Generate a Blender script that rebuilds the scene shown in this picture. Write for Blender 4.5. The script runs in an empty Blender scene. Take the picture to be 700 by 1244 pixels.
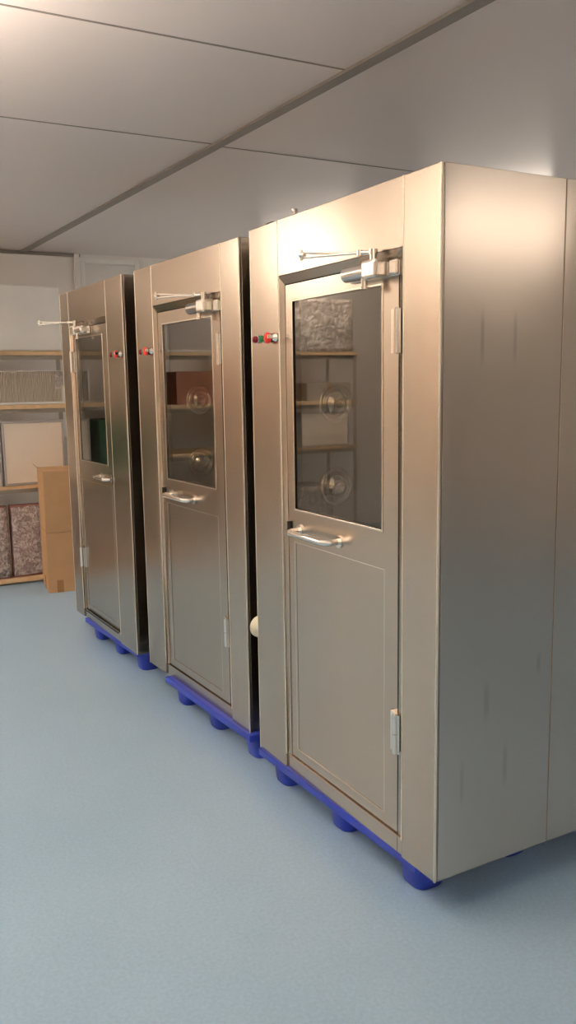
import bpy, bmesh, math, random
from mathutils import Vector, Matrix
random.seed(4)
SC = bpy.context.scene
C = SC.collection
PI = math.pi

# ---------------------------------------------------------------- materials
def nt(name):
    m = bpy.data.materials.new(name); m.use_nodes = True
    t = m.node_tree
    return m, t, t.nodes['Principled BSDF'], t.nodes['Material Output']

def simple(name, col, rough=0.5, metal=0.0, spec=0.5, var=0.0, scale=8.0, bump=0.0, bscale=60.0, coat=0.0):
    m, t, b, o = nt(name)
    b.inputs['Base Color'].default_value = (*col, 1)
    b.inputs['Roughness'].default_value = rough
    b.inputs['Metallic'].default_value = metal
    b.inputs['Specular IOR Level'].default_value = spec
    b.inputs['Coat Weight'].default_value = coat
    tc = t.nodes.new('ShaderNodeTexCoord')
    if var > 0:
        n = t.nodes.new('ShaderNodeTexNoise'); n.inputs['Scale'].default_value = scale; n.inputs['Detail'].default_value = 5
        t.links.new(tc.outputs['Object'], n.inputs['Vector'])
        r = t.nodes.new('ShaderNodeValToRGB')
        r.color_ramp.elements[0].position = 0.3; r.color_ramp.elements[1].position = 0.7
        r.color_ramp.elements[0].color = (*[c * (1 - var) for c in col], 1)
        r.color_ramp.elements[1].color = (*[min(1, c * (1 + var)) for c in col], 1)
        t.links.new(n.outputs['Fac'], r.inputs['Fac']); t.links.new(r.outputs['Color'], b.inputs['Base Color'])
    if bump > 0:
        n2 = t.nodes.new('ShaderNodeTexNoise'); n2.inputs['Scale'].default_value = bscale; n2.inputs['Detail'].default_value = 4
        t.links.new(tc.outputs['Object'], n2.inputs['Vector'])
        bp = t.nodes.new('ShaderNodeBump'); bp.inputs['Strength'].default_value = bump; bp.inputs['Distance'].default_value = 0.002
        t.links.new(n2.outputs['Fac'], bp.inputs['Height']); t.links.new(bp.outputs['Normal'], b.inputs['Normal'])
    return m

def brushed(name, col=(0.60, 0.55, 0.49), r0=0.235, r1=0.25, aniso=0.75, marks=None):
    """stainless sheet with fine vertical grain"""
    m, t, b, o = nt(name)
    b.inputs['Metallic'].default_value = 1.0
    b.inputs['Anisotropic'].default_value = aniso
    tg = t.nodes.new('ShaderNodeTangent'); tg.direction_type = 'RADIAL'; tg.axis = 'Z'
    b.inputs['Anisotropic Rotation'].default_value = 0.25
    t.links.new(tg.outputs['Tangent'], b.inputs['Tangent'])
    tc = t.nodes.new('ShaderNodeTexCoord')
    mp = t.nodes.new('ShaderNodeMapping'); mp.inputs['Scale'].default_value = (260, 260, 1.6)
    t.links.new(tc.outputs['Object'], mp.inputs['Vector'])
    n = t.nodes.new('ShaderNodeTexNoise'); n.inputs['Scale'].default_value = 1.0; n.inputs['Detail'].default_value = 3
    t.links.new(mp.outputs['Vector'], n.inputs['Vector'])
    # broad mottling left by handling
    mp2 = t.nodes.new('ShaderNodeMapping'); mp2.inputs['Scale'].default_value = (3, 3, 1.0)
    t.links.new(tc.outputs['Object'], mp2.inputs['Vector'])
    n2 = t.nodes.new('ShaderNodeTexNoise'); n2.inputs['Scale'].default_value = 1.0; n2.inputs['Detail'].default_value = 3
    t.links.new(mp2.outputs['Vector'], n2.inputs['Vector'])
    mr = t.nodes.new('ShaderNodeMapRange'); mr.inputs['From Min'].default_value = 0.3; mr.inputs['From Max'].default_value = 0.7
    mr.inputs['To Min'].default_value = r0; mr.inputs['To Max'].default_value = r1
    ad = t.nodes.new('ShaderNodeMath'); ad.operation = 'ADD'
    ml = t.nodes.new('ShaderNodeMath'); ml.operation = 'MULTIPLY'; ml.inputs[1].default_value = 0.0
    t.links.new(n.outputs['Fac'], ml.inputs[0]); t.links.new(ml.outputs[0], ad.inputs[0])
    ml2 = t.nodes.new('ShaderNodeMath'); ml2.operation = 'MULTIPLY'; ml2.inputs[1].default_value = 1.0
    t.links.new(n2.outputs['Fac'], ml2.inputs[0]); t.links.new(ml2.outputs[0], ad.inputs[1])
    t.links.new(ad.outputs[0], mr.inputs['Value']); t.links.new(mr.outputs['Result'], b.inputs['Roughness'])
    r = t.nodes.new('ShaderNodeValToRGB')
    r.color_ramp.elements[0].position = 0.3; r.color_ramp.elements[1].position = 0.7
    r.color_ramp.elements[0].color = (*[c * 0.97 for c in col], 1); r.color_ramp.elements[1].color = (*[min(1, c * 1.03) for c in col], 1)
    t.links.new(n2.outputs['Fac'], r.inputs['Fac'])
    last = r.outputs['Color']
    if marks:
        # faint vertical darker marks of their own shape (u along x, z up), in object space
        sep = t.nodes.new('ShaderNodeSeparateXYZ'); t.links.new(tc.outputs['Object'], sep.inputs[0])
        acc = None
        for (x, z, w, h, a) in marks:
            def absd(sock, c0, k):
                s = t.nodes.new('ShaderNodeMath'); s.operation = 'SUBTRACT'; s.inputs[1].default_value = c0; t.links.new(sock, s.inputs[0])
                a1 = t.nodes.new('ShaderNodeMath'); a1.operation = 'ABSOLUTE'; t.links.new(s.outputs[0], a1.inputs[0])
                q = t.nodes.new('ShaderNodeMapRange'); q.inputs['From Min'].default_value = k * 1.5; q.inputs['From Max'].default_value = k * 0.5
                t.links.new(a1.outputs[0], q.inputs['Value']); return q.outputs['Result']
            mm = t.nodes.new('ShaderNodeMath'); mm.operation = 'MULTIPLY'
            t.links.new(absd(sep.outputs['X'], x, w), mm.inputs[0]); t.links.new(absd(sep.outputs['Z'], z, h), mm.inputs[1])
            m3 = t.nodes.new('ShaderNodeMath'); m3.operation = 'MULTIPLY'; m3.inputs[1].default_value = a; t.links.new(mm.outputs[0], m3.inputs[0])
            if acc is None: acc = m3.outputs[0]
            else:
                ad2 = t.nodes.new('ShaderNodeMath'); ad2.operation = 'ADD'; t.links.new(acc, ad2.inputs[0]); t.links.new(m3.outputs[0], ad2.inputs[1]); acc = ad2.outputs[0]
        mx = t.nodes.new('ShaderNodeMixRGB'); mx.inputs['Color2'].default_value = (*[c * 0.3 for c in col], 1)
        t.links.new(acc, mx.inputs['Fac']); t.links.new(last, mx.inputs['Color1']); last = mx.outputs['Color']
    t.links.new(last, b.inputs['Base Color'])
    bp = t.nodes.new('ShaderNodeBump'); bp.inputs['Strength'].default_value = 0.0; bp.inputs['Distance'].default_value = 0.0004
    t.links.new(n.outputs['Fac'], bp.inputs['Height']); t.links.new(bp.outputs['Normal'], b.inputs['Normal'])
    return m

def glass_mat(name, tint=(0.82, 0.80, 0.74)):
    m = bpy.data.materials.new(name); m.use_nodes = True
    t = m.node_tree; t.nodes.clear()
    o = t.nodes.new('ShaderNodeOutputMaterial'); mx = t.nodes.new('ShaderNodeMixShader')
    tr = t.nodes.new('ShaderNodeBsdfTransparent'); tr.inputs[0].default_value = (*tint, 1)
    g = t.nodes.new('ShaderNodeBsdfGlossy'); g.inputs['Roughness'].default_value = 0.0; g.inputs['Color'].default_value = (0.95, 0.95, 0.92, 1)
    f = t.nodes.new('ShaderNodeFresnel'); f.inputs['IOR'].default_value = 1.95
    ge = t.nodes.new('ShaderNodeNewGeometry'); iv = t.nodes.new('ShaderNodeMath'); iv.operation = 'SUBTRACT'; iv.inputs[0].default_value = 1
    t.links.new(ge.outputs['Backfacing'], iv.inputs[1])
    ml = t.nodes.new('ShaderNodeMath'); ml.operation = 'MULTIPLY'; sc = t.nodes.new('ShaderNodeMath'); sc.operation = 'MULTIPLY'; sc.inputs[1].default_value = 1.35; sc.use_clamp = True; t.links.new(f.outputs[0], sc.inputs[0]); t.links.new(sc.outputs[0], ml.inputs[0]); t.links.new(iv.outputs[0], ml.inputs[1])
    t.links.new(ml.outputs[0], mx.inputs[0]); t.links.new(tr.outputs[0], mx.inputs[1]); t.links.new(g.outputs[0], mx.inputs[2])
    t.links.new(mx.outputs[0], o.inputs[0])
    return m

def wrap_mat(name, c1, c2, scale=26.0, strength=1.0, rough=0.16):
    """clear stretch film or bubble wrap creased over something"""
    m, t, b, o = nt(name)
    tc = t.nodes.new('ShaderNodeTexCoord')
    v = t.nodes.new('ShaderNodeTexVoronoi'); v.inputs['Scale'].default_value = scale; v.feature = 'DISTANCE_TO_EDGE'
    n = t.nodes.new('ShaderNodeTexNoise'); n.inputs['Scale'].default_value = scale * 0.6; n.inputs['Detail'].default_value = 6; n.inputs['Distortion'].default_value = 1.6
    t.links.new(tc.outputs['Object'], v.inputs['Vector']); t.links.new(tc.outputs['Object'], n.inputs['Vector'])
    ad = t.nodes.new('ShaderNodeMath'); ad.operation = 'ADD'; t.links.new(v.outputs['Distance'], ad.inputs[0]); t.links.new(n.outputs['Fac'], ad.inputs[1])
    r = t.nodes.new('ShaderNodeValToRGB'); r.color_ramp.elements[0].position = 0.4; r.color_ramp.elements[1].position = 0.65
    r.color_ramp.elements[0].color = (*c1, 1); r.color_ramp.elements[1].color = (*c2, 1)
    t.links.new(n.outputs['Fac'], r.inputs['Fac']); t.links.new(r.outputs['Color'], b.inputs['Base Color'])
    bp = t.nodes.new('ShaderNodeBump'); bp.inputs['Strength'].default_value = strength; bp.inputs['Distance'].default_value = 0.02
    t.links.new(ad.outputs[0], bp.inputs['Height']); t.links.new(bp.outputs['Normal'], b.inputs['Normal'])
    b.inputs['Roughness'].default_value = rough; b.inputs['Coat Weight'].default_value = 0.6; b.inputs['Coat Roughness'].default_value = 0.08
    return m

def emit(name, col, s):
    m = bpy.data.materials.new(name); m.use_nodes = True
    t = m.node_tree; t.nodes.clear()
    o = t.nodes.new('ShaderNodeOutputMaterial'); e = t.nodes.new('ShaderNodeEmission')
    e.inputs[0].default_value = (*col, 1); e.inputs[1].default_value = s
    t.links.new(e.outputs[0], o.inputs[0]); return m

STEEL_C = (0.50, 0.43, 0.355)
M = dict(
    steel=brushed('brushed_stainless', STEEL_C),
    steel_side_lit=brushed('brushed_stainless_side_lit', r0=.185, r1=.20, col=(.62,.55,.475), marks=[(0.150, 1.73, .006, .06, .28), (0.272, 1.73, .006, .06, .24), (0.19, .66, .010, .05, .20), (0.40, .74, .008, .03, .2), (0.10, .42, .006, .06, .16), (0.27, .44, .008, .06, .2)]),  # lighter copy of the steel: missing light on the side put into its colour
    steel_in=brushed('brushed_stainless_inside', (0.52, 0.48, 0.42), .3, .42),
    trim=simple('polished_edge', (0.80, 0.73, 0.63), 0.18, 1.0),
    edge=simple('glint_bright_edge', (0.92, 0.85, 0.72), 0.42, 1.0),  # pale metal that stands in for the glint along sheet edges
    chrome=simple('chrome', (0.86, 0.82, 0.76), 0.07, 1.0),
    satin=simple('satin_cast_metal', (0.82, 0.78, 0.72), 0.24, 1.0, bump=.1, bscale=200),
    grey_cast=simple('grey_cast_metal', (0.45, 0.43, 0.40), 0.35, 0.9, bump=.1, bscale=200),
    black=simple('black_gap', (0.012, 0.011, 0.010), 0.6),
    glass=glass_mat('tinted_glass'),
    red=simple('red_plastic', (0.80, 0.045, 0.03), 0.3, coat=.3),
    maroon=simple('dark_red_lens', (0.28, 0.012, 0.03), 0.2, coat=.5),
    green=simple('green_plastic', (0.01, 0.26, 0.07), 0.3, coat=.3),
    white=simple('cream_plastic', (0.85, 0.80, 0.62), 0.35),
    blue=simple('blue_pallet_plastic', (0.018, 0.045, 0.42), 0.42, var=.10, scale=12, bump=.15, bscale=180),
    floor=None, wall=simple('painted_wall_panel', (0.78, 0.75, 0.71), 0.40, spec=.4, var=.03, scale=1.5),
    beige=simple('beige_wall_panel', (0.74, 0.60, 0.46), 0.4, spec=.4, var=.03, scale=1.5),
    seam=simple('ceiling_seam_profile', (0.25, 0.22, 0.19), 0.35),
    wood=simple('pale_particle_board', (0.72, 0.50, 0.28), 0.55, var=.08, scale=20),
    rackm=simple('painted_rack_steel', (0.42, 0.37, 0.30), 0.45),
    card=simple('corrugated_card', (0.50, 0.31, 0.16), 0.8, spec=.2, var=.05, scale=7, bump=.2, bscale=90),
    card_in=simple('card_edge', (0.30, 0.18, 0.09), 0.9),
    tape=simple('brown_parcel_tape', (0.36, 0.19, 0.08), 0.25),
    paper=simple('white_carton', (0.86, 0.82, 0.76), 0.5, var=.03, scale=4, coat=.3, bump=.3, bscale=14),
    panel=simple('filter_cream_face', (0.90, 0.77, 0.62), 0.55, var=.03, scale=3),
    frame_g=simple('grey_filter_frame', (0.46, 0.42, 0.40), 0.4, .2),
    white_m=simple('white_enamel', (0.80, 0.79, 0.75), 0.35),
    pleat=simple('pleat_paper', (0.62, 0.54, 0.45), 0.7),
    film=wrap_mat('stretch_film', (0.36, 0.31, 0.27), (0.85, 0.76, 0.68), 16, 1.0),
    bubble=wrap_mat('bubble_wrap', (0.34, 0.27, 0.25), (0.66, 0.57, 0.54), 34, 1.0, .2),
    redframe=simple('dull_red_frame', (0.27, 0.11, 0.09), 0.5),
    brown=simple('reddish_brown_carton', (0.34, 0.13, 0.07), 0.7, var=.08, scale=6),
    greenbox=simple('dark_green_crate', (0.02, 0.09, 0.04), 0.45),
    lamp=emit('fill_lamp_diffuser', (1.0, 0.84, 0.70), 24.0), lamp_up=emit('fill_upward_diffuser', (1.0, 0.84, 0.70), 40.0), fill_up2=emit('bright_fill_upward_diffuser', (1.0, 0.84, 0.70), 110.0), lamp_low=emit('soft_lamp_diffuser', (1.0, 0.84, 0.70), 3.8), lamp_mid=emit('mid_lamp_diffuser', (1.0, 0.84, 0.70), 7.0), lamp_dim=emit('dim_fill_diffuser', (1.0, 0.84, 0.70), 13.0),  # the upward diffusers belong to the added fill lights
)

def floor_mat():
    m, t, b, o = nt('blue_grey_epoxy')
    tc = t.nodes.new('ShaderNodeTexCoord')
    n = t.nodes.new('ShaderNodeTexNoise'); n.inputs['Scale'].default_value = 1.3; n.inputs['Detail'].default_value = 6
    n2 = t.nodes.new('ShaderNodeTexNoise'); n2.inputs['Scale'].default_value = 90; n2.inputs['Detail'].default_value = 3
    for k in (n, n2): t.links.new(tc.outputs['Object'], k.inputs['Vector'])
    r = t.nodes.new('ShaderNodeValToRGB'); r.color_ramp.elements[0].position = .3; r.color_ramp.elements[1].position = .7
    r.color_ramp.elements[0].color = (0.345, 0.53, 0.71, 1); r.color_ramp.elements[1].color = (0.385, 0.57, 0.75, 1)
    t.links.new(n.outputs['Fac'], r.inputs['Fac'])
    r2 = t.nodes.new('ShaderNodeMapRange'); r2.inputs['To Min'].default_value = .93; r2.inputs['To Max'].default_value = 1.06
    r2.inputs['From Min'].default_value = .3; r2.inputs['From Max'].default_value = .7
    t.links.new(n2.outputs['Fac'], r2.inputs['Value'])
    mx = t.nodes.new('ShaderNodeMixRGB'); mx.blend_type = 'MULTIPLY'; mx.inputs['Fac'].default_value = 1
    t.links.new(r.outputs['Color'], mx.inputs['Color1']); t.links.new(r2.outputs['Result'], mx.inputs['Color2'])
    t.links.new(mx.outputs['Color'], b.inputs['Base Color'])
    rr = t.nodes.new('ShaderNodeMapRange'); rr.inputs['To Min'].default_value = .30; rr.inputs['To Max'].default_value = .42
    t.links.new(n.outputs['Fac'], rr.inputs['Value']); t.links.new(rr.outputs['Result'], b.inputs['Roughness'])
    bp = t.nodes.new('ShaderNodeBump'); bp.inputs['Strength'].default_value = .12; bp.inputs['Distance'].default_value = .001
    t.links.new(n2.outputs['Fac'], bp.inputs['Height']); t.links.new(bp.outputs['Normal'], b.inputs['Normal'])
    b.inputs['Specular IOR Level'].default_value = 0.45
    return m
M['floor'] = floor_mat()

def ceiling_mat():
    m, t, b, o = nt('glossy_ceiling_panel')
    b.inputs['Base Color'].default_value = (0.84, 0.765, 0.73, 1)
    b.inputs['Roughness'].default_value = 0.3
    b.inputs['Specular IOR Level'].default_value = 0.8
    tc = t.nodes.new('ShaderNodeTexCoord')
    n = t.nodes.new('ShaderNodeTexNoise'); n.inputs['Scale'].default_value = 2.2; n.inputs['Detail'].default_value = 1
    t.links.new(tc.outputs['Object'], n.inputs['Vector'])
    bp = t.nodes.new('ShaderNodeBump'); bp.inputs['Strength'].default_value = .12; bp.inputs['Distance'].default_value = .03
    t.links.new(n.outputs['Fac'], bp.inputs['Height']); t.links.new(bp.outputs['Normal'], b.inputs['Normal'])
    return m
M['ceil'] = ceiling_mat()

# ---------------------------------------------------------------- mesh builder
class MB:
    def __init__(self, f=None): self.v = []; self.f = []; self.s = []; self.map = f
    def add(self, vs, fs, smooth=False):
        n = len(self.v)
        self.v += [tuple(self.map(*p)) if self.map else tuple(p) for p in vs]
        for q in fs: self.f.append([i + n for i in q]); self.s.append(smooth)
        return self
    def box(self, a, b):
        x0, y0, z0 = a; x1, y1, z1 = b
        return self.add([(x0,y0,z0),(x1,y0,z0),(x1,y1,z0),(x0,y1,z0),(x0,y0,z1),(x1,y0,z1),(x1,y1,z1),(x0,y1,z1)],
                        [(0,3,2,1),(4,5,6,7),(0,1,5,4),(1,2,6,5),(2,3,7,6),(3,0,4,7)])
    def cyl(self, p, q, r, r2=None, n=20, smooth=True):
        p = Vector(p); q = Vector(q); d = (q - p).normalized(); r2 = r if r2 is None else r2
        a = d.orthogonal().normalized(); b = d.cross(a)
        vs = [p + (a*math.cos(2*PI*i/n) + b*math.sin(2*PI*i/n))*r for i in range(n)] + [q + (a*math.cos(2*PI*i/n) + b*math.sin(2*PI*i/n))*r2 for i in range(n)]
        self.add(vs, [(i, (i+1) % n, n+(i+1) % n, n+i) for i in range(n)], smooth)
        self.add(vs[:n], [tuple(range(n))[::-1]]); self.add(vs[n:], [tuple(range(n))])
        return self
    def lathe(self, c, axis, prof, n=32):   # prof: (distance along axis, radius)
        c = Vector(c); d = Vector(axis).normalized(); a = d.orthogonal().normalized(); b = d.cross(a)
        vs = []; fs = []
        for (h, r) in prof:
            for i in range(n): vs.append(c + d*h + (a*math.cos(2*PI*i/n) + b*math.sin(2*PI*i/n))*max(r, 1e-5))
        for k in range(len(prof)-1):
            for i in range(n): fs.append((k*n+i, k*n+(i+1) % n, (k+1)*n+(i+1) % n, (k+1)*n+i))
        self.add(vs, fs, True); return self
    def tube(self, pts, r, n=14):
        pts = [Vector(p) for p in pts]; m = len(pts); vs = []; fs = []
        up = None
        for k, p in enumerate(pts):
            d = (pts[min(k+1, m-1)] - pts[max(k-1, 0)]).normalized()
            if up is None: up = d.orthogonal().normalized()
            up = (up - d*up.dot(d)).normalized(); b = d.cross(up)
            for i in range(n): vs.append(p + (up*math.cos(2*PI*i/n) + b*math.sin(2*PI*i/n))*r)
        for k in range(m-1):
            for i in range(n): fs.append((k*n+i, k*n+(i+1) % n, (k+1)*n+(i+1) % n, (k+1)*n+i))
        self.add(vs, fs, True)
        self.add(vs[:n], [tuple(range(n))[::-1]]); self.add(vs[-n:], [tuple(range(n))])
        return self
    def build(self, name, mat, parent=None, bevel=0.0, seg=2, weld=False):
        me = bpy.data.meshes.new(name); me.from_pydata(self.v, [], self.f); me.update()
        for p, s in zip(me.polygons, self.s): p.use_smooth = s
        bm = bmesh.new(); bm.from_mesh(me)
        if weld: bmesh.ops.remove_doubles(bm, verts=bm.verts, dist=1e-5)
        bmesh.ops.recalc_face_normals(bm, faces=bm.faces); bm.to_mesh(me); bm.free()
        o = bpy.data.objects.new(name, me); C.objects.link(o)
        me.materials.append(mat)
        if parent: o.parent = parent
        if bevel > 0:
            md = o.modifiers.new('bevel', 'BEVEL'); md.width = bevel; md.segments = seg; md.limit_method = 'ANGLE'; md.angle_limit = 0.7
        return o

def tag(o, label=None, cat=None, group=None, kind=None):
    if label: o['label'] = label
    if cat: o['category'] = cat
    if group: o['group'] = group
    if kind: o['kind'] = kind
    return o
def thing(name, label, cat, loc=(0,0,0), rz=0, group=None):
    o = bpy.data.objects.new(name, None); C.objects.link(o); o.empty_display_size = .1
    o.location = loc; o.rotation_euler = (0, 0, rz)
    return tag(o, label, cat, group)
def arc(c, r, a0, a1, n, u, v):
    c = Vector(c); u = Vector(u); v = Vector(v)
    return [c + u*r*math.cos(a0+(a1-a0)*i/n) + v*r*math.sin(a0+(a1-a0)*i/n) for i in range(n+1)]

# ---------------------------------------------------------------- the room
HC = 2.8; YB = 6.15; YF = -5.2; XL = -4.7; XR = 4.6
def struct(name, mb, mat, **k):
    o = mb.build(name, mat, **k); o['kind'] = 'structure'; return o
struct('floor', MB().box((XL-.1, YF-.1, -.1), (XR+.1, YB+.1, 0)), M['floor'])
struct('ceiling', MB().box((XL-.1, YF-.1, HC), (XR+.1, YB+.1, HC+.1)), M['ceil'])
struct('wall_left', MB().box((XL-.1, YF, 0), (XL, YB, HC)), M['beige'])
struct('wall_right', MB().box((XR, YF, 0), (XR+.1, YB, HC)), M['wall'])
struct('wall_front', MB().box((XL-.1, YF-.1, 0), (XR+.1, YF, HC)), M['wall'])
XD = 0.79; XE = 3.2
struct('wall_back', MB().box((XL-.1, YB, 0), (XD, YB+.1, HC)).box((XE, YB, 0), (XR+.1, YB+.1, HC)).box((XD, YB, 0), (XE, YB+.1, .9)), M['wall'])
# cove and edge profile at the end of the back wall
struct('trim_1', MB().box((XD-.06, YB-.03, 0), (XD-.012, YB, HC)), M['wall'], bevel=.006)
# glazed partition beyond
def window(name, x0, x1, z0, z1):
    fr = MB(); w = .045
    fr.box((x0, YB, z0), (x0+w, YB+.06, z1)).box((x1-w, YB, z0), (x1, YB+.06, z1)).box((x0+w, YB, z1-w), (x1-w, YB+.06, z1)).box((x0+w, YB, z0), (x1-w, YB+.06, z0+w))
    o = struct(name, fr, M['white_m'], bevel=.004)
    p = MB().box((x0+w, YB+.025, z0+w), (x1-w, YB+.032, z1-w)).build('pane', M['frost'], o)
    return o
def frost():
    m, t, b, o = nt('frosted_panel')
    b.inputs['Base Color'].default_value = (0.72, 0.70, 0.66, 1); b.inputs['Roughness'].default_value = .3
    return m
M['frost'] = frost()
window('window_1', XD, 1.36, .9, HC-.03)
window('window_2', 1.40, 2.28, .9, HC-.03)
window('window_3', 2.32, XE, .9, HC-.03)
struct('trim_2', MB().box((XD, YB, HC-.03), (XE, YB+.1, HC)).box((1.36, YB-.01, .9), (1.40, YB+.08, HC-.03)).box((2.28, YB-.01, .9), (2.32, YB+.08, HC-.03)), M['wall'])
# ceiling joints: one wide aluminium profile and thin panel joints, just proud of the panels
gx = lambda y: 0.462 - 0.0310*(y-.4)
struct('trim_3', MB().add([(gx(YF)-.028, YF, HC-.012), (gx(YF)+.028, YF, HC-.012), (gx(YB)+.028, YB, HC-.012), (gx(YB)-.028, YB, HC-.012),
                           (gx(YF)-.028, YF, HC), (gx(YF)+.028, YF, HC), (gx(YB)+.028, YB, HC), (gx(YB)-.028, YB, HC)],
                          [(0,3,2,1),(4,5,6,7),(0,1,5,4),(1,2,6,5),(2,3,7,6),(3,0,4,7)]), M['seam'])
sl = MB()
for k in range(-5, 2):
    y = 1.10 + 1.17*k
    sl.box((XL, y-.005, HC-.002), (gx(y)-.03, y+.005, HC))
    if k != 0: sl.box((gx(y)+.03, y+.02, HC-.002), (XR, y+.03, HC))
struct('trim_4', sl, M['seam'])
struct('trim_5', MB().box((XL, YB-.025, HC-.03), (XD, YB, HC)), M['seam'], bevel=.008)
struct('baseboard_back', MB().box((XL, YB-.02, 0), (XD-.06, YB, .08)), M['wall'], bevel=.004)

# ---------------------------------------------------------------- steel cabinets
ZB, ZT, W, D = 0.13, 2.18, 1.13, 1.0
def cabinet(name, label, loc, rz, mirror, P, group, side_mat):
    root = thing(name, label, 'air shower cabinet', (loc[0], loc[1], 0), rz, group)
    fm = (lambda x, y, z: (x, W - y, z)) if mirror else None
    def mb(): return MB(fm)
    pn, pf = P['pn'], P['pf']          # seams of the hinge-side post and of the control-side post
    T = .012
    # shell behind the panels: two side ducts, roof, floor, rear wall -> open chamber behind the door
    core = mb()
    core.box((T, T, ZB+.002), (D-T, pn, ZT-T)); core.box((T, pf, ZB+.002), (D-T, W-T, ZT-T))
    core.box((T, pn, 2.02), (D-T, pf, ZT-T)); core.box((.05, pn, ZB+.002), (D-T, pf, .16)); core.box((D-.06, pn, .16), (D-T, pf, 2.02))
    core.build('inner_shell', M['steel_in'], root)
    g = .0012
    mb().box((0, 0, ZB), (T, pn-g, ZT)).build('front_post', M['steel'], root, .0035)
    mb().box((0, pf+g, ZB), (T, W, ZT)).build('front_post', M['steel'], root, .0035)
    eb = mb()
    for yy in (pn, pf): mb().cyl((.0022, yy, ZB+.055), (.0022, yy, ZT-.001), .0030, n=10).build('folded_edge_glint', M['edge'], root)  # bright strips added along seams and corners to draw the edge glints
    for yy in (.0022, W-.0022): mb().cyl((.0022, yy, ZB), (.0022, yy, ZT-.001), .0034, n=12).build('folded_edge_glint', M['edge'], root)
    mb().box((0, pn+g, 1.986), (T, pf-g, ZT)).build('header_panel', M['steel'], root, .0025)
    mb().box((.008, pn+g, ZB), (T, pn+.03, .185)).box((.008, pn+.032, ZB), (T, pf-g, .185)).build('sill_panel', M['steel'], root, .0015)
    for s0, s1 in ((0, T), (W-T, W)):
        sm = side_mat
        mb().box((T, s0, ZB), (.4565, s1, ZT)).build('side_panel', sm, root, .002)
        mb().box((.4595, s0, ZB), (D, s1, ZT)).build('side_panel', sm, root, .002)
        mb().box((.4565, min(max(s0, .002), W-T), ZB+.002), (.4595, min(s1, W-.002), ZT-.002)).build('seam_strip', M['card_in'], root)
    mb().box((T, T, ZT-T), (D, W-T, ZT)).build('top_panel', M['steel'], root)
    mb().box((D-T, T, ZB), (D, W-T, ZT-T)).build('rear_panel', M['steel'], root)
    # splayed surround of the door opening
    oz0, oz1, iz0, iz1 = .1858, 1.985, .186, 1.957
    d0, d1 = P['door']; o0, o1 = pn+g, pf-g; i0, i1 = d0-.004, d1+.004; t = .015
    o = mb()
    O = [(.009,o0,oz0),(.009,o1,oz0),(0,o1,oz1),(0,o0,oz1)]; I = [(t,i0,iz0),(t,i1,iz0),(t,i1,iz1),(t,i0,iz1)]; B = [(.05,y,z) for _, y, z in I]; Q = [(.05,y,z) for _, y, z in O]
    V = O + I + B + Q
    fs = []
    for i in range(4):
        j = (i+1) % 4
        fs += [(i, j, 4+j, 4+i), (4+i, 4+j, 8+j, 8+i), (8+i, 8+j, 12+j, 12+i), (12+i, 12+j, j, i)]
    o.add(V, fs); o.build('door_surround', M['steel'], root, .001)
    # dark rebate behind the door edge
    rb = mb(); rb.box((.046, i0, iz0), (.049, d0+.03, iz1)).box((.046, d1-.03, iz0), (.049, i1, iz1)).box((.046, d0+.03, iz1-.03), (.049, d1-.03, iz1)).box((.046, d0+.03, iz0), (.049, d1-.03, iz0+.03))
    rb.build('door_seal', M['black'], root)
    # the door
    z0, z1 = .190, 1.953; g0, g1 = P['glass']; gz0, gz1 = 1.156, 1.893; lz0, lz1 = .228, 1.030; l0, l1 = P['low']
    dm = mb()
    a, b = .015, .046
    dm.box((a, d0, z0), (b, g0, z1)).box((a, g1, z0), (b, d1, z1)).box((a, g0, gz1), (b, g1, z1)).box((a, g0, lz1), (b, g1, gz0)).box((a, g0, z0), (b, g1, lz0)).box((a+.001, g0, lz0), (b, g1, lz1))
    door = dm.build('door', M['steel'], root)
    # thin polished beads round glass and lower panel
    def bead(y0, y1, zz0, zz1, w, x0, x1, nm):
        return mb().box((x0, y0-w, zz0-w), (x1, y0, zz1+w)).box((x0, y1, zz0-w), (x1, y1+w, zz1+w)).box((x0, y0, zz1), (x1, y1, zz1+w)).box((x0, y0, zz0-w), (x1, y1, zz0)).build(nm, M['trim'], door, .001)
    bead(g0, g1, gz0, gz1, .007, .0125, .02, 'glass_bead')
    bead(l0, l1, lz0, lz1, .003, .0142, .0165, 'panel_bead')
    mb().box((.019, g0, gz0), (.023, g1, gz1)).build('door_glass', M['glass'], door)
    # handle: horizontal bar handle with turned-in ends
    h0, h1, st = P['handle']; hz = 1.08; r = .011; R = .03
    xo = a - st
    pts = [(a, h0, hz)] + arc((xo+R, h0+R, hz), R, 0, PI/2, 8, (0,-1,0), (-1,0,0)) + arc((xo+R, h1-R, hz), R, 0, PI/2, 8, (-1,0,0), (0,1,0)) + [(a, h1, hz)]
    hb = mb().tube(pts, r)
    hb.cyl((a-.006, h0, hz), (a, h0, hz), .021).cyl((a-.006, h1, hz), (a, h1, hz), .021)
    hb.build('door_handle', M['chrome'], door)
    mb().box((.004, i1-.016, 1.055), (a-.0005, i1-.010, 1.105)).build('latch_plate', M['black'], root)
    # hinges
    hy = d0 - .012 if not mirror else d0 - .004
    for hz0, hz1 in ((.466, .592), (1.692, 1.818)):
        hg = mb(); zc = (hz0+hz1)/2
        hg.cyl((-.004, hy, hz0), (-.004, hy, zc-.001), .0085, n=16).cyl((-.004, hy, zc+.001), (-.004, hy, hz1), .0085, n=16)
        hg.cyl((-.004, hy, hz0-.004), (-.004, hy, hz1+.004), .004, n=12)
        hg.box((.004, hy, hz0), (.0148, hy+.034, hz1)).box((-.0025, hy-.020, hz0), (-.0002, hy, hz1))
        hg.build('hinge', M['satin'], root)
    # overhead closer
    c0 = P['closer']; zc = 1.936
    cl = thing_part('door_closer', root)
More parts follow.
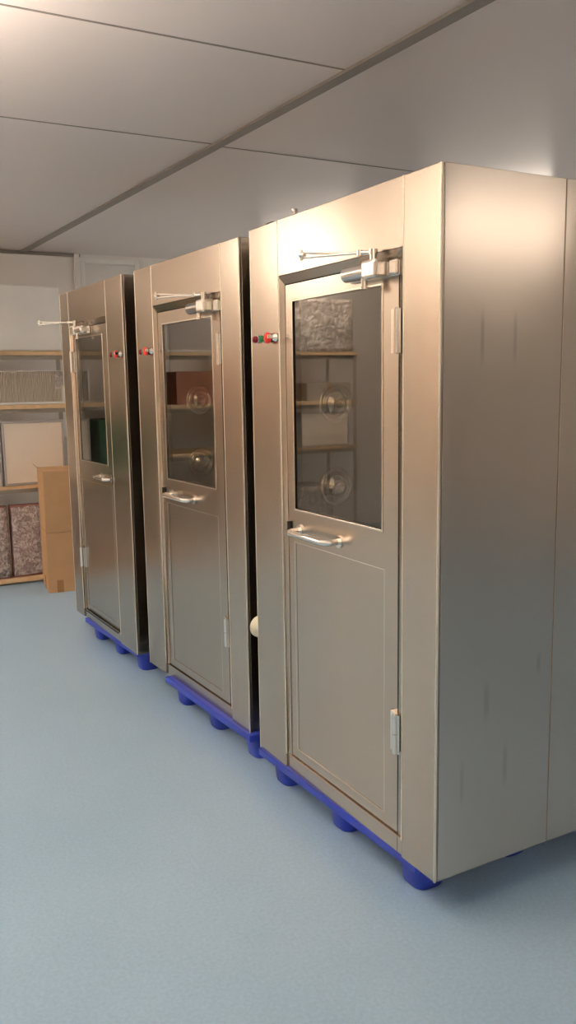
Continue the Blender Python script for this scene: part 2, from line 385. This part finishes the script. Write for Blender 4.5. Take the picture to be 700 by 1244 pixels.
    mb().box((a-.010, c0+.0, zc-.024), (a, c0+.255, zc+.020)).build('mounting_plate', M['satin'], cl, .004)
    cb = mb().cyl((a-.034, c0+.105, zc), (a-.034, c0+.235, zc), .0235, n=24).cyl((a-.034, c0+.235, zc), (a-.034, c0+.247, zc), .0235, .014, n=24)
    cb.box((a-.03, c0+.10, zc-.020), (a-.008, c0+.235, zc+.020))
    cb.build('cylinder', M['grey_cast'] if P['greycyl'] else M['satin'], cl)
    mb().box((a-.062, c0+.045, zc-.028), (a-.008, c0+.12, zc+.028)).build('gear_housing', M['satin'], cl, .010, 3)
    mb().box((a-.020, c0-.004, zc-.022), (a-.008, c0+.036, zc+.022)).build('end_bracket', M['white'] if P['greycyl'] else M['satin'], cl, .006, 3)
    mb().cyl((a-.040, c0+.13, zc-.048), (a-.040, c0+.13, zc-.020), .010).cyl((a-.040, c0+.13, zc-.052), (a-.040, c0+.13, zc-.046), .014).build('adjusting_knob', M['chrome'], cl)
    sp = Vector((a-.038, c0+.085, zc+.026)); e = Vector(P['arm'])
    mb().cyl(sp, sp+Vector((0, 0, .028)), .011).build('spindle', M['chrome'], cl)
    s1 = sp + Vector((0, 0, .022)); dr = (e - s1); side = Vector((dr.y, -dr.x, 0)).normalized()
    am = mb(); k = s1 + dr*.18
    am.tube([s1, k], .0075, 10).tube([k + side*.002, e + Vector((0, 0, .007))], .0042, 10).tube([k - side*.002, e + Vector((0, 0, -.008))], .0042, 10)
    am.cyl(s1 - Vector((0, 0, .006)), s1 + Vector((0, 0, .010)), .013).cyl(k - Vector((0, 0, .008)), k + Vector((0, 0, .008)), .009)
    am.build('closer_arm', M['chrome'], cl)
    dn = dr.normalized()
    mb().tube([e + Vector((0, 0, -.016)), e + Vector((0, 0, .016))], .006, 12).cyl(e - dn*.012, e + dn*.004, .009).build('arm_shoe', M['chrome'], cl)
    # controls on the control-side post
    zc = 1.774; B4 = P['controls']
    def disc(y, prof, nm, mt, par=root): return mb().lathe((0, y, zc), (-1, 0, 0), prof).build(nm, mt, par)
    l = disc(B4[0], [(0,.0001),(0,.015),(.004,.015),(.004,.0001)], 'indicator_lamp', M['satin'])
    disc(B4[0], [(.004,.013),(.014,.0125),(.019,.009),(.020,.0001)], 'lamp_lens', M['maroon'], l)
    l = disc(B4[1], [(0,.0001),(0,.015),(.004,.015),(.004,.0001)], 'push_button', M['satin'])
    disc(B4[1], [(.004,.0125),(.017,.0125),(.018,.0115),(.018,.0001)], 'button_cap', M['green'], l)
    l = disc(B4[2], [(0,.0001),(0,.016),(.005,.016),(.005,.010),(.012,.010)], 'emergency_stop', M['black'])
    disc(B4[2], [(.010,.0001),(.010,.018),(.013,.0205),(.019,.0205),(.024,.017),(.026,.0001)], 'mushroom_head', M['red'], l)
    l = disc(B4[3], [(0,.0001),(0,.015),(.005,.015),(.005,.0115),(.014,.011),(.014,.0001)], 'key_switch', M['satin'])
    mb().box((-.036, B4[3]-.002, zc-.004), (-.012, B4[3]+.002, zc+.010)).build('switch_key', M['chrome'], l, .001)
    # air jets on the chamber's side wall
    for jz in (1.215, 1.530):
        j = mb().lathe((.235, pf, jz), (0, -1, 0), [(0,.074),(.008,.074),(.012,.070),(.012,.062),(.006,.056),(.004,.050)], 40).build('air_jet', M['chrome'], root)
        prof = [(.0+.045*math.sin(a_)-.006, .052*math.cos(a_)) for a_ in [i*PI/2/10*.78 for i in range(11)]]
        mb().lathe((.235, pf, jz), (0, -1, 0), prof + [(prof[-1][0]-.02, prof[-1][1]*.9), (prof[-1][0]-.03, .0001)], 36).build('ball_nozzle', M['chrome'], j)
    return root
def thing_part(name, parent):
    o = bpy.data.objects.new(name, None); C.objects.link(o); o.parent = parent; o.empty_display_size = .05
    return o

GP = 'steel air shower cabinets in a row'
PA = dict(pn=.166, pf=.908, door=(.207,.884), glass=(.291,.832), low=(.279,.842), handle=(.535,.80,.058), closer=.195, greycyl=False, arm=(-.136,.506,2.0), controls=(1.078,1.026,.966,.930))
A = cabinet('air_shower', 'nearest brushed stainless steel cabinet, its wide plain side facing us', (0, 0), 0, False, PA, GP, M['steel_side_lit'])
PB = dict(PA); PB.update(glass=(.291,.825), arm=(-.118,.565,2.0), greycyl=True, handle=(.52,.79,.050), controls=(1.055,1.015,.975,.925))
B = cabinet('air_shower', 'middle stainless steel cabinet of the row, standing between the two others', (0.0239, 1.273), 0.0329, False, PB, GP, M['steel'])
PC = dict(pn=.172, pf=.868, door=(.196,.846), glass=(.245,.738), low=(.235,.790), handle=(.60,.805,.045), closer=.285, greycyl=False, arm=(-.17,.13,1.993), controls=(.958,1.003,1.045,1.085))
Cc = cabinet('air_shower', 'farthest stainless steel cabinet, nearest to the cardboard boxes, door hinged on its left', (-0.0322, 2.5517), 0.0259, True, PC, GP, M['steel'])
# small extras on single cabinets
MB().box((-.002, .30, .178), (.001, .93, .186)).build('bottom_slot', M['black'], Cc)
MB().cyl((.03, .835, ZT), (.03, .835, ZT+.018), .006).cyl((.03, .835, ZT+.018), (.03, .835, ZT+.028), .011).build('top_bolt', M['grey_cast'], A)
MB().box((.004, .95, ZT), (.03, 1.0, ZT+.004)).build('tape_scrap', M['black'], A, .001)
cg = MB().lathe((.035, W, .625), (0, 1, 0), [(0,.0001),(0,.030),(.025,.030),(.030,.044),(.050,.046),(.056,.040),(.056,.026),(.046,.022),(.046,.0001)], 32).build('pipe_cap', M['white'], A)
tag(cg, 'round cream plastic cap')

# ---------------------------------------------------------------- blue pallets
def pallet(label, x, y, rz, pitch, length):
    root = thing('plastic_pallet', label, 'pallet', (x, y, 0), rz, 'blue plastic pallets under the cabinets')
    f = .074; L = length
    y0 = -(L - 2*pitch)/2; y1 = y0 + L
    dk = MB(); x0, x1 = 0, .94
    # deck with lattice of slots
    dk.box((x0, y0, .100), (x0+.05, y1, .13)).box((x1-.05, y0, .100), (x1, y1, .13)).box((x0+.05, y0, .100), (x1-.05, y0+.05, .13)).box((x0+.05, y1-.05, .100), (x1-.05, y1, .13))
    nn = 9
    for i in range(1, nn):
        xx = x0 + .05 + (x1-x0-.1)*i/nn; dk.box((xx-.014, y0+.05, .112), (xx+.014, y1-.05, .13))
        yy = y0 + .05 + (L-.1)*i/nn; dk.box((x0+.05, yy-.014, .1125), (x1-.05, yy+.014, .1295))
    dk.build('deck', M['blue'], root, .004)
    for i in range(3):
        for j in range(3):
            cx = .104 + (x1-x0-.208)*i/2; cy = pitch*j
            vs = []; N = 28
            for (zz, sc) in ((.004,.74),(0,.70),(.004,.74),(.05,.82),(.110,1.0)):
                for k in range(N):
                    a = 2*PI*k/N; c, s = math.cos(a), math.sin(a); rr = f*sc/((abs(c)**3.2+abs(s)**3.2)**(1/3.2))
                    vs.append((cx+rr*c, cy+rr*s, zz))
            vs = vs[N:]
            fs = [(q*N+k, q*N+(k+1) % N, (q+1)*N+(k+1) % N, (q+1)*N+k) for q in range(3) for k in range(N)]
            fs.append(tuple(range(N))[::-1])
            MB().add(vs, fs, True).build('foot', M['blue'], root)
    return root
pallet('blue plastic pallet under the nearest cabinet', .008, .195, .02, .42, 1.02)
pallet('blue plastic pallet under the middle cabinet, its corner jutting out', .006, 1.325, .04, .37, .90)
pallet('blue plastic pallet under the farthest cabinet', -.022, 2.69, .05, .355, .87)

# ---------------------------------------------------------------- racks
def rack(label, x0, x1, levels, y0=5.24, dp=.60, top=2.0):
    root = thing('storage_rack', label, 'shelf', (x0, y0, 0), 0, None)
    w = x1 - x0
    for px in (0, w-.035):
        for py in (.03, dp-.065):
            MB().box((px, py, 0), (px+.035, py+.004, top-.13)).box((px if px == 0 else px+.031, py, 0), (px+.004 if px == 0 else px+.035, py+.035, top-.13)).build('post', M['rackm'], root)
    for (z, h) in levels:
        sh = MB().box((.004, 0, z-h), (w-.004, dp, z)).build('shelf_board', M['wood'], root, .002)
        MB().box((.005, .034, z-h-.035), (w-.005, .05, z-h)).build('shelf_beam', M['rackm'], sh)
    return root
RX0, RX1 = -1.40, .46
rack('storage rack with pale wooden boards behind the cardboard boxes', RX0, RX1, [(1.890,.032),(1.465,.034),(.815,.028),(.057,.04)])
rack('storage rack in the far left part of the room, seen mirrored in the cabinet glass', -3.20, -1.43, [(1.890,.032),(1.425,.034),(.985,.028),(.057,.04)])

def carton(name, label, cat, x0, x1, z0, z1, y0, dp, mat, rz=0, group=None, tape=True, bevel=.006):
    r = thing(name, label, cat, (x0, y0, z0), rz, group)
    w = x1-x0; h = z1-z0
    MB().box((0, 0, 0), (w, dp, h)).build('carton_body', mat, r, bevel)
    if tape: MB().box((w/2-.025, -.0012, h-.09), (w/2+.025, .0, h-.004)).box((w/2-.025, 0, h), (w/2+.025, dp, h+.0012)).build('tape_strip', M['tape'], r)
    return r
YR = 5.25
def framed(name, label, cat, x0, x1, z0, z1, y0, dp, face, frame, fw=.018, lean=0.0, group=None, extra=None):
    r = thing(name, label, cat, (x0, y0, z0), 0, group); r.rotation_euler = (lean, 0, 0)
    w = x1-x0; h = z1-z0
    MB().box((0,0,0),(w,dp,fw)).box((0,0,h-fw),(w,dp,h)).box((0,0,fw),(fw,dp,h-fw)).box((w-fw,0,fw),(w,dp,h-fw)).build('frame', frame, r, .003)
    MB().box((fw, .006, fw), (w-fw, dp-.006, h-fw)).build('face', face, r)
    return r
# top boards
carton('white_box', 'big white wrapped box on the top board, right end of the rack', 'box', -.60, .345, 1.892, 2.405, YR-.005, .5, M['paper'], tape=False, bevel=.012)
def wrapped(label, x0, x1, z0, z1, y0, dp, mat, rz=0):
    r = thing('wrapped_parcel', label, 'parcel', (x0, y0, z0), rz)
    w, h = x1-x0, z1-z0
    bm = bmesh.new(); bmesh.ops.create_cube(bm, size=1)
    bmesh.ops.subdivide_edges(bm, edges=bm.edges[:], cuts=11, use_grid_fill=True)
    for v in bm.verts:
        n = Vector((random.uniform(-1,1), random.uniform(-1,1), random.uniform(-1,1)))*.006
        v.co = Vector(((v.co.x+.5)*w, (v.co.y+.5)*dp, max(0.0, (v.co.z+.5)*h))) + n
        v.co.z = min(max(v.co.z, 0.001), h); 
    for f in bm.faces: f.smooth = True
    me = bpy.data.meshes.new('film_cover'); bm.to_mesh(me); bm.free(); me.materials.append(mat)
    o = bpy.data.objects.new('film_cover', me); C.objects.link(o); o.parent = r
    MB().box((.02, .02, .0), (w-.02, dp-.02, .012)).build('pallet_base', M['wood'], r)
    return r
# items
# pleated filter
def pleated(label, x0, x1, z0, z1, y0, dp):
    r = thing('pleated_filter', label, 'air filter', (x0, y0, z0)); w = x1-x0; h = z1-z0
    n = 62; m = MB()
    vs = []; fs = []
    for i in range(2*n+1):
        x = .016 + (w-.032)*i/(2*n); y = .006 + (.014 if i % 2 else 0)
        vs += [(x, y, .018), (x, y, h-.006)]
    for i in range(2*n): fs.append((2*i, 2*i+2, 2*i+3, 2*i+1))
    m.add(vs, fs); m.box((.016, .021, .018), (w-.016, dp-.004, h-.006)); m.build('pleats', M['pleat'], r)
    MB().box((0, -.002, 0), (w, dp, .018)).box((w-.016, -.002, .018), (w, dp, h)).box((0, -.002, .018), (.016, dp, h)).box((.016, .004, h-.006), (w-.016, dp, h)).build('frame', M['white_m'], r, .002)
    MB().box((w-.075, -.006, h*.45), (w-.004, -.003, h-.01)).build('film_scrap', M['film'], r)
    return r
pleated('long pleated air filter lying on the second board from the top', -.74, .345, 1.467, 1.735, YR-.002, .42)
framed('filter_panel', 'square cream filter panel with grey frame, middle board, right of its twin', 'air filter', -.172, .325, .817, 1.335, YR, .07, M['panel'], M['frame_g'], group=None)
framed('filter_panel', 'cream filter panel partly out of frame at the left, on the middle board', 'air filter', -.72, -.19, .817, 1.335, YR, .07, M['panel'], M['frame_g'])
framed('filter_panel', 'pale panel standing behind the square cream filter panel', 'air filter', -.10, .395, .817, 1.19, YR+.10, .05, M['white_m'], M['white_m'])
def bubble_frame(label, x0, x1, lean):
    r = thing('bubble_wrapped_frame', label, 'wrapped frame', (x0, YR+.01, .058)); w = x1-x0; h = .595
    r.rotation_euler = (lean, 0, 0)
    MB().box((0,0,0),(w,.08,.022)).box((0,0,h-.02),(w,.08,h)).box((0,0,.022),(.02,.08,h-.02)).box((w-.02,0,.022),(w,.08,h-.02)).build('frame', M['redframe'], r, .003)
    bm = bmesh.new(); bmesh.ops.create_cube(bm, size=1); bmesh.ops.subdivide_edges(bm, edges=bm.edges[:], cuts=9, use_grid_fill=True)
    for v in bm.verts:
        v.co = Vector(((v.co.x+.5)*(w-.014)+.007, (v.co.y+.5)*.094-.007, (v.co.z+.5)*(h-.03)+.016)) + Vector((random.uniform(-.006,.006), random.uniform(-.010,.003), random.uniform(-.006,.004)))
    for f in bm.faces: f.smooth = True
    me = bpy.data.meshes.new('bubble_wrap'); bm.to_mesh(me); bm.free(); me.materials.append(M['bubble'])
    o = bpy.data.objects.new('bubble_wrap', me); C.objects.link(o); o.parent = r
bubble_frame('bubble-wrapped frame with dull red edges on the bottom board, beside the cardboard boxes', -.145, .33, 0)
bubble_frame('bubble-wrapped frame at the left picture edge on the bottom board', -.62, -.165, 0)
# stock seen only mirrored in the door glass
wrapped('film-wrapped parcel on the top board, mirrored in the nearest door glass', -3.15, -2.38, 1.892, 2.39, YR, .48, M['film'])
framed('filter_panel', 'dark framed panel on the top board mirrored in the middle door glass', 'air filter', -2.20, -1.46, 1.892, 2.20, YR, .06, M['frame_g'], M['white_m'])
carton('carton', 'grey carton on the top board, mirrored in the farthest door glass', 'box', -1.36, -.64, 1.892, 2.25, YR, .45, M['rackm'])
carton('carton', 'reddish brown carton mirrored in the middle door glass', 'box', -2.25, -1.55, 1.427, 1.72, YR, .45, M['brown'])
carton('carton', 'pale carton mirrored in the nearest door glass', 'box', -3.12, -2.62, 1.427, 1.60, YR, .4, M['rackm'])
framed('filter_panel', 'pale filter panel leaning on the far rack, mirrored in the nearest door glass', 'air filter', -3.10, -2.55, .987, 1.32, YR, .07, M['panel'], M['frame_g'])
wrapped('film-wrapped parcel on the bottom board of the far rack', -2.9, -2.1, .058, .60, YR, .45, M['film'])
carton('storage_crate', 'dark green crate mirrored in the farthest door glass', 'crate', -1.34, -.80, .817, 1.32, YR, .4, M['greenbox'], tape=False, bevel=.015)

# ---------------------------------------------------------------- stacked cardboard boxes
def card_box(label, loc, rz, w, dp, h, openflap, tape_x):
    r = thing('cardboard_box', label, 'box', loc, rz, None)
    MB().box((0, 0, 0), (w, dp, h)).build('carton_body', M['card'], r, .004)
    if openflap:
        MB().add([(0,0,h),(0,dp,h),(-.035,dp-.02,h+.030),(-.035,.02,h+.030),(.002,0,h+.003),(.002,dp,h+.003),(-.033,dp-.02,h+.033),(-.033,.02,h+.033)],
                 [(0,3,2,1),(4,5,6,7),(0,1,5,4),(1,2,6,5),(2,3,7,6),(3,0,4,7)]).build('side_flap', M['card'], r)
        MB().box((.004, dp/2-.002, h), (w-.004, dp/2+.002, h+.0006)).build('flap_gap', M['card_in'], r)
    if tape_x:
        MB().box((tape_x, -.0012, .0), (tape_x+.05, 0, .10)).build('tape_strip', M['tape'], r)
        MB().box((-.0012, dp/2-.03, .0), (0, dp/2+.03, .10)).build('tape_strip', M['tape'], r)
    return r
bz = -.13
card_box('lower brown cardboard box on the floor with brown tape at its bottom', (.022, 4.795, 0), bz, .42, .42, .478, False, .065)
card_box('upper brown cardboard box stacked on another, a flap lifted', (.024, 4.797, .4795), bz, .418, .42, .480, True, None)

# ---------------------------------------------------------------- lamps (ceiling fittings and added fill lights)
def lamp(x, y, lx, ly, label, mat=None):
    r = thing('ceiling_light', label, 'lamp', (x, y, HC), 0, 'ceiling lights out of the picture')
    MB().box((-lx/2, -ly/2, -.03), (lx/2, ly/2, 0)).build('housing', M['white_m'], r)
    MB().box((-lx/2+.01, -ly/2+.01, -.10), (lx/2-.01, ly/2-.01, -.0301)).build('diffuser', mat or M['lamp'], r)
lamp(-2.9, 4.4, .24, 1.2, 'ceiling light in the far left corner of the room', M['lamp_low'])
lamp(-2.5, 5.0, .16, .9, 'short ceiling light added to brighten the storage racks')  # fill light added for the shelves
lamp(-3.1, 2.1, .24, 1.2, 'ceiling light by the left wall', M['lamp_low'])
lamp(-3.0, -.6, .24, 1.2, 'ceiling light by the left wall, nearer the photographer', M['lamp_low'])
lamp(3.2, -3.2, 1.2, .16, 'ceiling light behind the photographer on the right', M['lamp_mid'])
lamp(-1.2, -3.2, 1.2, .16, 'ceiling light behind the photographer on the left', M['lamp_mid'])
lamp(3.3, -.5, 1.2, .16, 'ceiling light by the right wall, added to brighten the nearest cabinet side', M['lamp_mid'])  # fill light added where cabinet side and floor came out dim
lamp(3.0, 3.2, .16, 1.2, 'ceiling light added behind the cabinets to brighten the right side of the room', M['lamp_dim'])  # fill light added for the ceiling on the right
def fill_uplight(x, y, label, mat=None, down=False):  # added unseen troughs that throw light up onto the ceiling
    r = thing('added_uplight', label, 'lamp', (x, y, HC), 0)
    MB().box((-.14, -.7, -.51), (.14, .7, -.50)).box((-.14, -.7, -.50), (-.13, .7, -.45)).box((.13, -.7, -.50), (.14, .7, -.45)).build('trough', M['white_m'], r)
    MB().box((-.12, -.68, -.4995), (.12, .68, -.485)).build('upper_diffuser', mat or M['lamp_up'], r)
    if down: MB().box((-.06, -.6, -.515), (.06, .6, -.5101)).build('lower_diffuser', M['lamp_low'], r)  # glow added underneath to brighten the near floor
    for k in (-.5, .5): MB().cyl((0, k, -.486), (0, k, 0), .003, n=8).build('hanger', M['satin'], r)
fill_uplight(-1.6, .6, 'hanging trough light added to brighten the ceiling, just left of the picture', None, True)  # added for a brighter ceiling at upper left
fill_uplight(-3.3, 3.9, 'hanging trough light added to brighten the far ceiling', M['fill_up2'])  # added because the far ceiling was dim
lamp(2.4, 4.8, .24, 1.2, 'ceiling light added to brighten the back of the room, hidden behind the cabinets', M['lamp_mid'])  # added back light, unseen from the camera
fill_uplight(-3.0, -4.0, 'hanging trough light added behind the photographer to brighten the ceiling')  # added, unseen, for more light off the ceiling

# ---------------------------------------------------------------- camera
cd = bpy.data.cameras.new('camera'); co = bpy.data.objects.new('camera', cd); C.objects.link(co)
RR = [[0.8733152, -0.4868872, -0.0161691], [0.0872751, 0.1237164, 0.9884722], [0.4792741, 0.8646589, -0.1505366]]
r_, u_, f_ = [Vector(v) for v in RR]
mt = Matrix(((r_.x, u_.x, -f_.x, -1.50726), (r_.y, u_.y, -f_.y, -1.85659), (r_.z, u_.z, -f_.z, 1.61491), (0, 0, 0, 1)))
co.matrix_world = mt
cd.sensor_fit = 'HORIZONTAL'; cd.sensor_width = 36; cd.lens = 1040.01*36/700; cd.clip_start = .05; cd.clip_end = 50
SC.camera = co
w = bpy.data.worlds.new('world'); SC.world = w; w.use_nodes = True
w.node_tree.nodes['Background'].inputs[0].default_value = (.02, .02, .02, 1)
SC.view_settings.view_transform = 'Standard'; SC.view_settings.look = 'None'; SC.view_settings.gamma = 1.0
SC.view_settings.exposure = 0.85; SC.view_settings.use_curve_mapping = False
